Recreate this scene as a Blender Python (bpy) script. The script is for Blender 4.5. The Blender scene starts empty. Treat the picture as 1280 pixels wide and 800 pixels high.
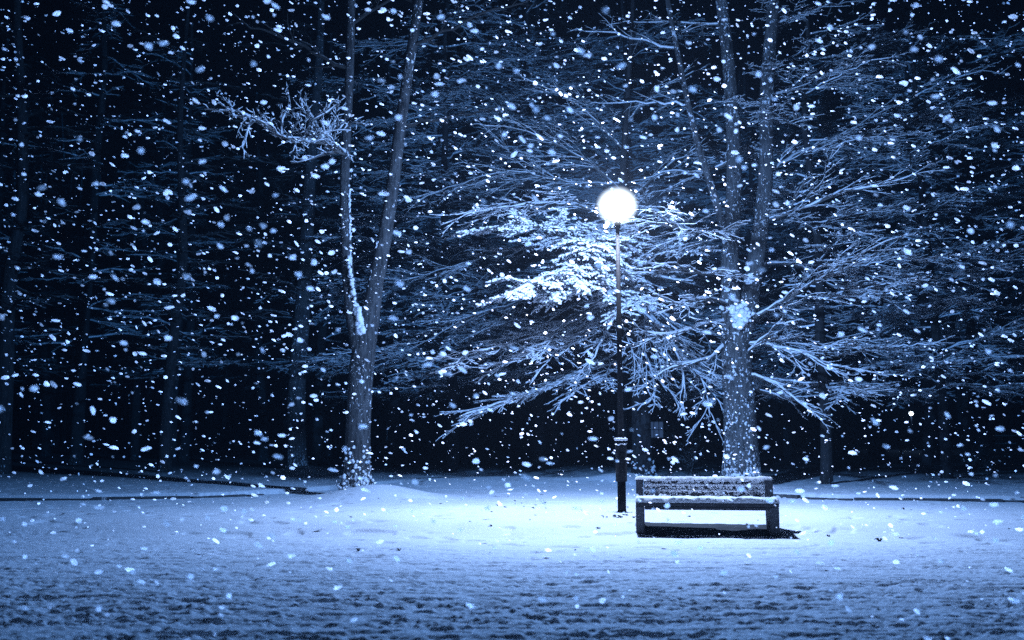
import bpy, math, random
import numpy as np
from mathutils import Vector, Matrix

R = math.radians
scene = bpy.context.scene
col = scene.collection

# ------------------------------------------------------------------ camera, world, light, exposure
F = 1275.0                      # focal length in pixels of a 1280 wide picture
CAM_H = 1.6
PITCH = math.atan(133 / F)
cam_d = bpy.data.cameras.new("camera")
cam_d.sensor_width = 36.0
cam_d.lens = 36.0 * F / 1280.0
cam_d.clip_start = 0.1
cam_d.clip_end = 2000
cam_d.dof.use_dof = True
cam_d.dof.focus_distance = 18.5
cam_d.dof.aperture_fstop = 1.15
cam = bpy.data.objects.new("camera", cam_d)
cam.location = (0, 0, CAM_H)
cam.rotation_euler = (R(90) + PITCH, 0, 0)
col.objects.link(cam)
scene.camera = cam

world = bpy.data.worlds.new("World")
scene.world = world
world.use_nodes = True
wn = world.node_tree
wn.nodes.clear()
sky = wn.nodes.new("ShaderNodeTexSky")
sky.sky_type = 'NISHITA'
sky.sun_disc = False
sky.sun_elevation = R(-4.0)
sky.sun_rotation = R(200)
tint = wn.nodes.new("ShaderNodeMix"); tint.data_type = 'RGBA'; tint.blend_type = 'MULTIPLY'
tint.inputs[0].default_value = 1.0
tint.inputs[7].default_value = (0.35, 0.6, 1.0, 1)
bg = wn.nodes.new("ShaderNodeBackground")
bg.inputs['Strength'].default_value = 0.02
wo = wn.nodes.new("ShaderNodeOutputWorld")
wn.links.new(sky.outputs[0], tint.inputs[6])
wn.links.new(tint.outputs[2], bg.inputs['Color'])
wn.links.new(bg.outputs[0], wo.inputs['Surface'])

scene.view_settings.view_transform = 'Standard'
scene.view_settings.look = 'None'
scene.view_settings.exposure = 0.0
scene.view_settings.gamma = 1.0
scene.view_settings.use_curve_mapping = False
scene.render.engine = 'CYCLES'
cy = scene.cycles
cy.use_denoising = False
cy.max_bounces = 5
cy.diffuse_bounces = 2
cy.glossy_bounces = 2
cy.transmission_bounces = 2
cy.transparent_max_bounces = 12
cy.volume_bounces = 0
cy.caustics_reflective = False
cy.caustics_refractive = False
cy.sample_clamp_indirect = 3.0
cy.seed = 3

LAMP_WHITE = 5300.0     # quadratic part of the lamp
LAMP_DOWN = 2700.0     # the part the globe throws down onto the snow round it
LAMP_BLUE = 900.0       # slow part: blue light added with linear falloff to keep distant snow blue
HAZE = 0.0009

# ------------------------------------------------------------------ helpers
def ray(px, py):
    x = (px - 640) / F
    v = (400 - py) / F
    return Vector((x, math.cos(PITCH) - v * math.sin(PITCH), math.sin(PITCH) + v * math.cos(PITCH)))

def at(px, py, Y):
    """point of the place at depth Y along the line of sight of a photo pixel"""
    d = ray(px, py)
    return Vector((0, 0, CAM_H)) + d * (Y / d.y)

def on_ground(px, py):
    d = ray(px, py)
    return Vector((0, 0, CAM_H)) + d * (-CAM_H / d.z)

def tag(o, label=None, cat=None, group=None, kind=None):
    if label: o['label'] = label
    if cat: o['category'] = cat
    if group: o['group'] = group
    if kind: o['kind'] = kind
    return o

def empty(name, loc=(0, 0, 0), rz=0.0):
    o = bpy.data.objects.new(name, None)
    o.location = loc
    o.rotation_euler = (0, 0, rz)
    o.empty_display_size = 0.3
    col.objects.link(o)
    return o

class MB:
    def __init__(self):
        self.v = []; self.f = []; self.m = []
    def tube(self, path, radii, k=5, cap=True, squash=1.0, mat=0):
        n = len(path); base = len(self.v)
        for i in range(n):
            a = path[max(i - 1, 0)]; b = path[min(i + 1, n - 1)]
            dx, dy, dz = b[0] - a[0], b[1] - a[1], b[2] - a[2]
            l = math.sqrt(dx * dx + dy * dy + dz * dz) or 1e-6
            dx /= l; dy /= l; dz /= l
            if abs(dz) < 0.93:
                h = math.sqrt(dx * dx + dy * dy)
                sx, sy, sz = dy / h, -dx / h, 0.0
            else:
                h = math.sqrt(dx * dx + dz * dz)
                sx, sy, sz = dz / h, 0.0, -dx / h
            ux = sy * dz - sz * dy; uy = sz * dx - sx * dz; uz = sx * dy - sy * dx
            p = path[i]; r = radii[i]
            for j in range(k):
                t = 2 * math.pi * j / k + math.pi / 2
                c = math.cos(t) * r; s = math.sin(t) * r * squash
                self.v.append((p[0] + sx * c + ux * s, p[1] + sy * c + uy * s, p[2] + sz * c + uz * s))
        for i in range(n - 1):
            for j in range(k):
                a = base + i * k + j; b = base + i * k + (j + 1) % k
                self.f.append((a, b, b + k, a + k)); self.m.append(mat)
        if cap:
            self.f.append(tuple(base + j for j in range(k))[::-1]); self.m.append(mat)
            self.f.append(tuple(base + (n - 1) * k + j for j in range(k))); self.m.append(mat)
    def box(self, x0, x1, y0, y1, z0, z1, M=None, mat=0):
        b = len(self.v)
        for x, y, z in ((x0,y0,z0),(x1,y0,z0),(x1,y1,z0),(x0,y1,z0),(x0,y0,z1),(x1,y0,z1),(x1,y1,z1),(x0,y1,z1)):
            p = Vector((x, y, z))
            if M is not None: p = M @ p
            self.v.append(tuple(p))
        for f in ((0,3,2,1),(4,5,6,7),(0,1,5,4),(1,2,6,5),(2,3,7,6),(3,0,4,7)):
            self.f.append(tuple(b + i for i in f)); self.m.append(mat)
    def lathe(self, c, prof, k=24, mat=0, lean=(0, 0)):
        b = len(self.v)
        for r, z in prof:
            for j in range(k):
                t = 2 * math.pi * j / k
                self.v.append((c[0] + lean[0] * z + r * math.cos(t), c[1] + lean[1] * z + r * math.sin(t), c[2] + z))
        for i in range(len(prof) - 1):
            for j in range(k):
                a = b + i * k + j; d = b + i * k + (j + 1) % k
                self.f.append((a, d, d + k, a + k)); self.m.append(mat)
        self.f.append(tuple(b + j for j in range(k))[::-1]); self.m.append(mat)
        e = b + (len(prof) - 1) * k
        self.f.append(tuple(e + j for j in range(k))); self.m.append(mat)
    def blob(self, c, r, rng, nu=6, nv=4, jit=0.25, tilt=0.0):
        b = len(self.v)
        self.v.append((c[0], c[1], c[2] + r[2]))
        for i in range(1, nv):
            ph = math.pi * i / nv
            for j in range(nu):
                t = 2 * math.pi * j / nu
                q = 1 + rng.uniform(-jit, jit)
                self.v.append((c[0] + r[0] * q * math.sin(ph) * math.cos(t), c[1] + r[1] * q * math.sin(ph) * math.sin(t), c[2] + r[2] * q * math.cos(ph)))
        self.v.append((c[0], c[1], c[2] - r[2]))
        last = len(self.v) - 1
        if tilt:
            ct, sn = math.cos(tilt), math.sin(tilt)
            for i in range(b, last + 1):
                x, y, z = self.v[i]; x -= c[0]; z -= c[2]
                self.v[i] = (c[0] + x * ct - z * sn, y, c[2] + x * sn + z * ct)
        for j in range(nu):
            self.f.append((b, b + 1 + j, b + 1 + (j + 1) % nu)); self.m.append(0)
            e = b + 1 + (nv - 2) * nu
            self.f.append((last, e + (j + 1) % nu, e + j)); self.m.append(0)
        for i in range(nv - 2):
            for j in range(nu):
                a = b + 1 + i * nu + j; d = b + 1 + i * nu + (j + 1) % nu
                self.f.append((a, a + nu, d + nu, d)); self.m.append(0)
    def data(self, name, mats, smooth=True):
        me = bpy.data.meshes.new(name)
        me.from_pydata(self.v, [], self.f)
        for m in (mats if isinstance(mats, (list, tuple)) else [mats]):
            me.materials.append(m)
        if len(me.materials) > 1:
            me.polygons.foreach_set('material_index', self.m)
        if smooth:
            me.polygons.foreach_set('use_smooth', [True] * len(me.polygons))
        me.update()
        return me
    def build(self, name, mats, parent=None, smooth=True, bevel=0.0, org=(0, 0, 0)):
        if any(org):
            self.v = [(a[0] - org[0], a[1] - org[1], a[2] - org[2]) for a in self.v]
        me = self.data(name, mats, smooth)
        o = bpy.data.objects.new(name, me)
        if parent is not None: o.parent = parent
        elif any(org): o.location = org
        col.objects.link(o)
        if bevel:
            b = o.modifiers.new('bevel', 'BEVEL'); b.width = bevel; b.segments = 2; b.limit_method = 'ANGLE'
        return o

# ------------------------------------------------------------------ materials
def mat(name):
    m = bpy.data.materials.new(name); m.use_nodes = True
    nt = m.node_tree
    return m, nt, nt.nodes['Principled BSDF']

def N(nt, t, **kw):
    n = nt.nodes.new(t)
    for k, v in kw.items(): setattr(n, k, v)
    return n

def ramp(nt, fac, stops):
    r = N(nt, "ShaderNodeValToRGB")
    while len(r.color_ramp.elements) < len(stops): r.color_ramp.elements.new(0.5)
    for e, (p, c) in zip(r.color_ramp.elements, stops):
        e.position = p; e.color = (c[0], c[1], c[2], 1) if len(c) == 3 else c
    nt.links.new(fac, r.inputs[0])
    return r

def noise(nt, scale, detail=4, vec=None, rough=0.55):
    n = N(nt, "ShaderNodeTexNoise"); n.inputs['Scale'].default_value = scale
    n.inputs['Detail'].default_value = detail; n.inputs['Roughness'].default_value = rough
    if vec is not None: nt.links.new(vec, n.inputs['Vector'])
    return n

def snow_mat(name="snow", c=(0.80, 0.83, 0.88), bump=0.3, scale=60):
    m, nt, b = mat(name)
    tc = N(nt, "ShaderNodeTexCoord")
    n = noise(nt, scale, 5, tc.outputs['Object'])
    r = ramp(nt, n.outputs[0], [(0.3, tuple(x * 0.9 for x in c)), (0.7, c)])
    nt.links.new(r.outputs[0], b.inputs['Base Color'])
    b.inputs['Roughness'].default_value = 0.75
    b.inputs['Specular IOR Level'].default_value = 0.25
    bp = N(nt, "ShaderNodeBump"); bp.inputs['Strength'].default_value = bump; bp.inputs['Distance'].default_value = 0.02
    nt.links.new(n.outputs[0], bp.inputs['Height']); nt.links.new(bp.outputs[0], b.inputs['Normal'])
    return m

def mathn(nt, op, a, b=None, c=None, clamp=False):
    n = N(nt, "ShaderNodeMath", operation=op); n.use_clamp = clamp
    for i, x in enumerate((a, b, c)):
        if x is None: continue
        if isinstance(x, (int, float)): n.inputs[i].default_value = x
        else: nt.links.new(x, n.inputs[i])
    return n.outputs[0]

def bark_mat(name, dark, light, snow_amt=0.5, low_snow=True, bump=1.3):
    """furrowed bark, with snow blown into it in small specks and lying on whatever faces up"""
    m, nt, b = mat(name)
    tc = N(nt, "ShaderNodeTexCoord")
    mp = N(nt, "ShaderNodeMapping"); mp.inputs['Scale'].default_value = (1, 1, 0.16)
    nt.links.new(tc.outputs['Object'], mp.inputs[0])
    n1 = noise(nt, 17, 7, mp.outputs[0], 0.7)
    n2 = noise(nt, 3.0, 3, tc.outputs['Object'])
    mixv = mathn(nt, 'ADD', mathn(nt, 'MULTIPLY', n1.outputs[0], 0.75), mathn(nt, 'MULTIPLY', n2.outputs[0], 0.25))
    r = ramp(nt, mixv, [(0.36, dark), (0.64, light)])
    # specks
    mp2 = N(nt, "ShaderNodeMapping"); mp2.inputs['Scale'].default_value = (1, 1, 0.7)
    nt.links.new(tc.outputs['Object'], mp2.inputs[0])
    sp = noise(nt, 17, 4, mp2.outputs[0], 0.7)
    big = noise(nt, 1.3, 2, tc.outputs['Object'])
    geo = N(nt, "ShaderNodeNewGeometry")
    sepn = N(nt, "ShaderNodeSeparateXYZ"); nt.links.new(geo.outputs['Normal'], sepn.inputs[0])
    sepp = N(nt, "ShaderNodeSeparateXYZ"); nt.links.new(tc.outputs['Object'], sepp.inputs[0])
    thr = mathn(nt, 'SUBTRACT', 0.72 - 0.08 * snow_amt, mathn(nt, 'MULTIPLY', mathn(nt, 'SUBTRACT', big.outputs[0], 0.5), 0.3))
    if low_snow:
        lowz = mathn(nt, 'SUBTRACT', 1.0, mathn(nt, 'MULTIPLY', sepp.outputs[2], 0.9), clamp=True)
        thr = mathn(nt, 'SUBTRACT', thr, mathn(nt, 'MULTIPLY', lowz, 0.13))
    m1 = mathn(nt, 'MULTIPLY', mathn(nt, 'SUBTRACT', sp.outputs[0], thr), 22.0, clamp=True)
    up = mathn(nt, 'ADD', sepn.outputs[2], mathn(nt, 'MULTIPLY', mathn(nt, 'SUBTRACT', sp.outputs[0], 0.5), 1.4))
    m2 = mathn(nt, 'MULTIPLY', mathn(nt, 'SUBTRACT', up, 0.42), 6.0, clamp=True)
    mm = mathn(nt, 'MAXIMUM', m1, m2)
    mx = N(nt, "ShaderNodeMix", data_type='RGBA')
    nt.links.new(mm, mx.inputs[0]); nt.links.new(r.outputs[0], mx.inputs[6])
    mx.inputs[7].default_value = (0.80, 0.83, 0.88, 1)
    nt.links.new(mx.outputs[2], b.inputs['Base Color'])
    b.inputs['Roughness'].default_value = 0.9
    b.inputs['Specular IOR Level'].default_value = 0.15
    hh = mathn(nt, 'ADD', n1.outputs[0], mathn(nt, 'MULTIPLY', mm, 0.5))
    bp = N(nt, "ShaderNodeBump"); bp.inputs['Strength'].default_value = bump; bp.inputs['Distance'].default_value = 0.03
    nt.links.new(hh, bp.inputs['Height']); nt.links.new(bp.outputs[0], b.inputs['Normal'])
    return m

def twig_mat(name, wood, thr, soft=4.0, nz=1.2):
    """twig wood with the snow that lies along its upper side"""
    m, nt, b = mat(name)
    tc = N(nt, "ShaderNodeTexCoord")
    geo = N(nt, "ShaderNodeNewGeometry")
    sepn = N(nt, "ShaderNodeSeparateXYZ"); nt.links.new(geo.outputs['Normal'], sepn.inputs[0])
    n = noise(nt, 5, 3, tc.outputs['Object'], 0.7)
    up = mathn(nt, 'ADD', sepn.outputs[2], mathn(nt, 'MULTIPLY', mathn(nt, 'SUBTRACT', n.outputs[0], 0.5), nz))
    mm = mathn(nt, 'MULTIPLY', mathn(nt, 'SUBTRACT', up, thr), soft, clamp=True)
    mx = N(nt, "ShaderNodeMix", data_type='RGBA')
    nt.links.new(mm, mx.inputs[0])
    mx.inputs[6].default_value = (*wood, 1); mx.inputs[7].default_value = (0.80, 0.83, 0.88, 1)
    nt.links.new(mx.outputs[2], b.inputs['Base Color'])
    b.inputs['Roughness'].default_value = 0.9
    b.inputs['Specular IOR Level'].default_value = 0.1
    return m

M_snow = snow_mat("snow")
M_bark = bark_mat("bark_grey", (0.012, 0.013, 0.015), (0.10, 0.103, 0.108), 1.5)
M_bark_r = bark_mat("bark_grey_speckled", (0.014, 0.015, 0.017), (0.13, 0.133, 0.138), 2.0)
M_bark_d = bark_mat("bark_dark", (0.010, 0.010, 0.011), (0.05, 0.05, 0.053), 0.1)
M_twig = twig_mat("twig_snowed", (0.10, 0.10, 0.10), 0.05)
M_twig_bg = twig_mat("twig_far_snowed", (0.06, 0.06, 0.06), -0.7, 3.0)
M_twig_dark = twig_mat("twig_far_bare", (0.03, 0.03, 0.03), 0.45, 3.0)

def plain(name, c, rough=0.7, c2=None, scale=12, bump=0.2, metal=0.0):
    m, nt, b = mat(name)
    tc = N(nt, "ShaderNodeTexCoord")
    n = noise(nt, scale, 5, tc.outputs['Object'])
    r = ramp(nt, n.outputs[0], [(0.3, c), (0.7, c2 or tuple(x * 1.5 for x in c))])
    nt.links.new(r.outputs[0], b.inputs['Base Color'])
    b.inputs['Roughness'].default_value = rough; b.inputs['Metallic'].default_value = metal
    bp = N(nt, "ShaderNodeBump"); bp.inputs['Strength'].default_value = bump; bp.inputs['Distance'].default_value = 0.01
    nt.links.new(n.outputs[0], bp.inputs['Height']); nt.links.new(bp.outputs[0], b.inputs['Normal'])
    return m

def emit(name, c, s, clear=0.0):
    m = bpy.data.materials.new(name); m.use_nodes = True
    nt = m.node_tree; nt.nodes.clear()
    e = N(nt, "ShaderNodeEmission"); e.inputs[0].default_value = (*c, 1); e.inputs[1].default_value = s
    o = N(nt, "ShaderNodeOutputMaterial")
    m.cycles.emission_sampling = 'NONE'
    if clear:
        t = N(nt, "ShaderNodeBsdfTransparent"); mx = N(nt, "ShaderNodeMixShader"); mx.inputs[0].default_value = 1 - clear
        nt.links.new(t.outputs[0], mx.inputs[1]); nt.links.new(e.outputs[0], mx.inputs[2]); nt.links.new(mx.outputs[0], o.inputs[0])
    else:
        nt.links.new(e.outputs[0], o.inputs[0])
    return m

# ------------------------------------------------------------------ numpy noise
def _hash(ix, iy, seed):
    h = (ix.astype(np.int64) * 374761393 + iy.astype(np.int64) * 668265263 + seed * 1442695041) & 0xFFFFFFFF
    h = ((h ^ (h >> 13)) * 1274126177) & 0xFFFFFFFF
    h = h ^ (h >> 16)
    return (h & 0xFFFFFF) / float(0xFFFFFF)

def vnoise(x, y, seed=0):
    ix = np.floor(x); iy = np.floor(y); fx = x - ix; fy = y - iy
    fx = fx * fx * (3 - 2 * fx); fy = fy * fy * (3 - 2 * fy)
    a = _hash(ix, iy, seed); b = _hash(ix + 1, iy, seed); c = _hash(ix, iy + 1, seed); d = _hash(ix + 1, iy + 1, seed)
    return (a * (1 - fx) + b * fx) * (1 - fy) + (c * (1 - fx) + d * fx) * fy

def fbm(x, y, o=4, seed=0):
    s = 0; a = 0.5; t = 0
    for i in range(o):
        s = s + a * vnoise(x * 2 ** i + 17.3 * i, y * 2 ** i - 9.1 * i, seed + i); t += a; a *= 0.5
    return s / t

def sstep(a, b, x):
    t = np.clip((x - a) / (b - a), 0, 1)
    return t * t * (3 - 2 * t)

# the low stone edging between the open snow and the wood, as x -> depth
_kp = [(0, 625), (100, 625), (250, 623), (350, 618), (430, 612), (500, 606), (620, 604), (760, 606), (860, 614), (968, 622), (1050, 625), (1150, 626), (1280, 627)]
_kq = []
for _px, _py in _kp:
    _d = ray(_px, _py); _t = -1.57 / _d.z; _kq.append((_d.x * _t, _d.y * _t))
KX = np.array([-60, -30] + [q[0] for q in _kq] + [30, 60.])
KY = np.array([20.5, 21.5] + [q[1] for q in _kq] + [21.0, 20.0])
def kerb_y(x): return np.interp(x, KX, KY)

MOUNDS = []   # (x, y, radius, height) of the snow banked round the trunks

def H(x, y):
    x = np.asarray(x, float); y = np.asarray(y, float)
    d = y - kerb_y(x)
    h = 0.11 * sstep(-0.05, 0.05, d)
    mid = np.exp(-((x + 0.6) / 3.2) ** 2)                       # snow drifted over the edging in the middle
    h = h * (1 - mid) + mid * (0.16 * sstep(-2.5, 0.2, d) - 0.10 * sstep(0.2, 3.0, d))
    h = h - 0.25 * sstep(8, 40, d)
    h = h + 0.15 * sstep(14.9, 16.1, y + 0.02 * x) - 0.12 * sstep(16.8, 22.0, y)      # low bank on which the bench stands
    h = h + 0.05 * (fbm(x * 0.35, y * 0.35, 3, 5) - 0.5) * sstep(6, 12, y)
    for mx, my, mr, mh in MOUNDS:
        h = h + mh * np.exp(-(((x - mx) ** 2 + (y - my) ** 2) / mr ** 2))
    return h

def ground_hit(px, py):
    d = ray(px, py); t = -CAM_H / d.z
    for _ in range(25):
        z = float(H(np.array([d.x * t]), np.array([d.y * t]))[0]); t = 0.5 * t + 0.5 * (z - CAM_H) / d.z
    return Vector((d.x * t, d.y * t, CAM_H + d.z * t))

def H1(x, y): return float(H(np.array([x]), np.array([y]))[0])

# ------------------------------------------------------------------ tree positions
P_left = ground_hit(446, 622)
P_right = ground_hit(926, 609)
P_lamp_tree = ground_hit(803, 598)
P_mid = ground_hit(372, 590)
MOUNDS += [(P_left.x + 0.5, P_left.y - .3, 1.15, 0.30), (P_right.x, P_right.y - .2, 1.0, 0.12), (P_lamp_tree.x - 0.6, P_lamp_tree.y - .8, 0.9, 0.18), (P_mid.x + 0.3, P_mid.y - .3, 1.0, 0.22)]

# ------------------------------------------------------------------ ground sheet
def build_ground():
    ys = [-90, -40, -15, -4, 1, 3, 4.2]
    y = 4.8
    while y < 16.5:
        ys.append(y); y += 0.0155 + 0.0016 * max(0, y - 6)
    while y < 36:
        ys.append(y); y += 0.05 + 0.008 * (y - 16.5)
    while y < 700:
        ys.append(y); y *= 1.05
    ys = np.array(ys); nx = 860
    s = np.linspace(-1, 1, nx)
    hw = np.where(ys > 5, 1.8 + 0.60 * ys, 5 + (5 - ys) * 1.2)
    hw = np.where(ys > 20, hw * (1 + (ys - 20) * 0.02), hw)
    Yg = np.repeat(ys[:, None], nx, 1); Xg = s[None, :] * hw[:, None]
    Z = H(Xg, Yg)
    # churned snow in the foreground: long shallow scrapes lying across the view, with crumbly lips
    near = 1 - sstep(12.3, 15.8, Yg - 1.2 * sstep(-1, -5, Xg) * 0 + 1.6 * (fbm(Xg * 0.3, Yg * 0.5, 3, 40) - 0.5) * 2 + 0.08 * Xg)
    wx = Xg + 0.35 * fbm(Xg * 1.2, Yg * 1.6, 3, 11); wy = Yg + 0.22 * fbm(Xg * 0.9, Yg * 1.3, 3, 12)
    n1 = fbm(wx / 0.75, wy / 0.135, 3, 21)
    n2 = fbm(wx / 0.48, wy / 0.075, 3, 22)
    n3 = fbm(Xg / 0.070, Yg / 0.036, 3, 23)
    n4 = fbm(Xg / 0.9, Yg / 0.6, 2, 24)
    pit = sstep(0.56, 0.67, n1 + 0.05 * (n4 - 0.5)) * 0.021
    pit2 = sstep(0.52, 0.68, n2) * 0.024
    grain = (n3 - 0.5) * 0.044 * (0.7 + 0.9 * sstep(0.4, 0.6, n1))
    near2 = near * (1 - 0.35 * sstep(9, 13, Yg))
    Z = Z - near2 * (pit + pit2) + near2 * grain
    # faint wind ribs and dimples on the smooth part
    Z = Z + (1 - near) * sstep(12, 14, Yg) * (1 - sstep(30, 40, Yg)) * ((fbm(Xg / 0.5, Yg / 0.2, 3, 31) - 0.5) * 0.022 - 0.035 * sstep(0.70, 0.78, fbm(Xg / 0.45, Yg / 0.3, 2, 33)))
    nv = Xg.size
    co = np.stack([Xg, Yg, Z], -1).reshape(-1).astype(np.float32)
    ny = len(ys)
    i = np.arange(ny - 1)[:, None] * nx + np.arange(nx - 1)[None, :]
    q = np.stack([i, i + 1, i + nx + 1, i + nx], -1).reshape(-1).astype(np.int32)
    me = bpy.data.meshes.new("ground")
    me.vertices.add(nv); me.vertices.foreach_set('co', co)
    nf = q.size // 4
    me.loops.add(q.size); me.loops.foreach_set('vertex_index', q)
    me.polygons.add(nf); me.polygons.foreach_set('loop_start', np.arange(0, q.size, 4, dtype=np.int32))
    me.polygons.foreach_set('use_smooth', np.ones(nf, bool))
    # how much snow has reached the ground: thin and broken under the trees
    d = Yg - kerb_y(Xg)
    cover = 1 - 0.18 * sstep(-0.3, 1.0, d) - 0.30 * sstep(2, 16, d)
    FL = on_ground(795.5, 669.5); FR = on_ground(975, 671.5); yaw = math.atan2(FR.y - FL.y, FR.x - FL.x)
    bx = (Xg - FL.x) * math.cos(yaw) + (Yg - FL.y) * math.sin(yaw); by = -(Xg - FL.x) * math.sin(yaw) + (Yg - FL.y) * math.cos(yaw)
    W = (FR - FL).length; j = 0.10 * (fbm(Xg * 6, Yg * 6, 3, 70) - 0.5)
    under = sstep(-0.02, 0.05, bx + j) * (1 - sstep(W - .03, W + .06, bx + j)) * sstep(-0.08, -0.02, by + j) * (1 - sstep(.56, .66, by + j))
    cover = cover - 1.0 * under      # sheltered ground under the seat, darkened to deepen the bench's shadow as well
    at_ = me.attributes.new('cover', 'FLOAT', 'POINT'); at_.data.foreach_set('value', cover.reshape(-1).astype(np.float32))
    me.update(calc_edges=True); me.validate()
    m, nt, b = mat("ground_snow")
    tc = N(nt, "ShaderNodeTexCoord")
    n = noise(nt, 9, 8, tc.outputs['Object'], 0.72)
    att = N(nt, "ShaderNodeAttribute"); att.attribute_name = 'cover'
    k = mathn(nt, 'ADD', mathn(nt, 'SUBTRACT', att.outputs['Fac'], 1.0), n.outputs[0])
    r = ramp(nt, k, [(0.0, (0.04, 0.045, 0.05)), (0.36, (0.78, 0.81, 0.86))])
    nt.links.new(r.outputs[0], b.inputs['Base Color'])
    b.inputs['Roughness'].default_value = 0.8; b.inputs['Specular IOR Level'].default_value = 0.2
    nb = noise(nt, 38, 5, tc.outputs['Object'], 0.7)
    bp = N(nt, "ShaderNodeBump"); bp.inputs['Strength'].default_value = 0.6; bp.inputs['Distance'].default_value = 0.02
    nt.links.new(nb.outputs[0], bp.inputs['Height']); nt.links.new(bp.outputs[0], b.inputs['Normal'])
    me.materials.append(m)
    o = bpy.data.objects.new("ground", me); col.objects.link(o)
    tag(o, "snow-covered ground, smooth under the lamp and churned into furrows in front", None, None, 'structure')
build_ground()

# ------------------------------------------------------------------ stone edging, left and right of the clearing
M_stone = plain("edging_stone", (0.03, 0.032, 0.036), 0.9, (0.07, 0.073, 0.08), 8, 0.5)
def kerb(x0, x1, label):
    mb = MB(); rng = random.Random(int(x0 * 7))
    x = x0
    while x < x1:
        xe = min(x + 0.98, x1)
        y0, y1 = float(kerb_y(x)), float(kerb_y(xe))
        a = math.atan2(y1 - y0, xe - x)
        L = math.hypot(xe - x, y1 - y0)
        z = H1((x + xe) / 2, (y0 + y1) / 2 + 0.5)
        Mx = Matrix.Translation((x, y0 - 0.07, 0)) @ Matrix.Rotation(a, 4, 'Z')
        mb.box(0.004, L - 0.004, -0.10 + rng.uniform(-.01, .01), 0.06, -0.25, z - 0.055 - 0.035 * rng.random() ** 2, Mx)
        x += 1.0
    o = mb.build("kerb", M_stone, None, False, 0.012)
    tag(o, label, None, None, 'structure')
kerb(-34, -5.7, "dark stone edging running left from the tall forked tree")
kerb(5.3, 34, "dark stone edging running right from behind the bench")

# ------------------------------------------------------------------ branch growing
def norm(v):
    l = math.sqrt(v[0] ** 2 + v[1] ** 2 + v[2] ** 2) or 1e-6
    return (v[0] / l, v[1] / l, v[2] / l)

def catmull(pts, step):
    out = []
    n = len(pts)
    for i in range(n - 1):
        p0 = pts[max(i - 1, 0)]; p1 = pts[i]; p2 = pts[i + 1]; p3 = pts[min(i + 2, n - 1)]
        m = max(1, int((p2 - p1).length / step))
        for j in range(m):
            t = j / m
            out.append(0.5 * ((2 * p1) + (p2 - p0) * t + (2 * p0 - 5 * p1 + 4 * p2 - p3) * t * t + (3 * p1 - p0 - 3 * p2 + p3) * t ** 3))
    out.append(pts[-1].copy())
    return out

class Style:
    def __init__(s, rng, gap=(0.28, 0.14, 0.10), ratio=(0.42, 0.42, 0.4), wig=0.16, flat=0.45, droop=0.03, minr=0.006, snow=1.0, seg=0.16, lift=0.0, ang=(28, 62), maxl=(2.2, 0.8, 0.3), curl=0):
        s.rng = rng; s.gap = gap; s.ratio = ratio; s.wig = wig; s.flat = flat; s.droop = droop; s.minr = minr
        s.snow = snow; s.seg = seg; s.lift = lift; s.ang = ang; s.maxl = maxl; s.curl = curl

def put(B, S, path, radii, st, k):
    B.tube(path, radii, k, cap=False)
    if S is not None:
        rng = st.rng; pp = []; rr = []
        for p, r in zip(path, radii):
            q = st.snow * rng.uniform(0.35, 1.25)
            t = 0.0075 + 0.35 * r
            t = min(t, 0.045) * q
            pp.append((p[0] + rng.uniform(-.3, .3) * t, p[1] + rng.uniform(-.3, .3) * t, p[2] + r * 0.6 + t * 0.6)); rr.append(max(0.003, t + r * 0.35))
        rr[-1] *= 0.5
        S.tube(pp, rr, 4, cap=True)

def children(B, S, path, radii, lvl, st, t0=0.12, L=None):
    """side shoots along a branch, mostly spread flat like a beech spray"""
    rng = st.rng
    n = len(path)
    if L is None:
        L = sum(math.dist(path[i], path[i + 1]) for i in range(n - 1))
    gap = st.gap[3 - 1 - lvl] if lvl < 3 else st.gap[0]
    s = t0 * L + rng.uniform(0, gap); side = rng.choice((-1, 1))
    seglen = L / (n - 1)
    while s < L * 0.985:
        f = s / seglen; i = min(int(f), n - 2); fr = f - i
        a = path[i]; b = path[i + 1]
        p = (a[0] + (b[0] - a[0]) * fr, a[1] + (b[1] - a[1]) * fr, a[2] + (b[2] - a[2]) * fr)
        d = norm((b[0] - a[0], b[1] - a[1], b[2] - a[2]))
        t = s / L
        an = R(rng.uniform(*st.ang)) * side
        ca, sa = math.cos(an), math.sin(an)
        nd = (d[0] * ca - d[1] * sa, d[0] * sa + d[1] * ca, d[2] * 0.7 + rng.gauss(st.lift, st.flat))
        rr = radii[i] * rng.uniform(0.45, 0.7)
        ln = min(st.maxl[2 - lvl + 0] if lvl < 3 else 9, max(0.12, (L * (1 - 0.72 * t)) * st.ratio[2 - lvl] * rng.uniform(0.6, 1.35)))
        grow(B, S, p, norm(nd), ln, max(st.minr, rr), lvl, st)
        side = -side if rng.random() < 0.8 else side
        s += gap * rng.uniform(0.5, 1.6)

def grow(B, S, p, d, L, r, lvl, st):
    rng = st.rng
    n = max(2, int(L / st.seg + 0.5))
    path = [p]; radii = [r]
    for i in range(n):
        w = st.wig * (1.0 if lvl else 1.3)
        d = norm((d[0] + rng.gauss(0, w), d[1] + rng.gauss(0, w), d[2] + rng.gauss(0, w * 0.7) - st.droop + st.curl))
        p = (p[0] + d[0] * L / n, p[1] + d[1] * L / n, p[2] + d[2] * L / n)
        path.append(p); radii.append(max(st.minr * 0.6, r * (1 - 0.75 * (i + 1) / n)))
    put(B, S, path, radii, st, 4 if lvl else 3)
    if lvl > 0:
        children(B, S, path, radii, lvl - 1, st, 0.1, L)

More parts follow.
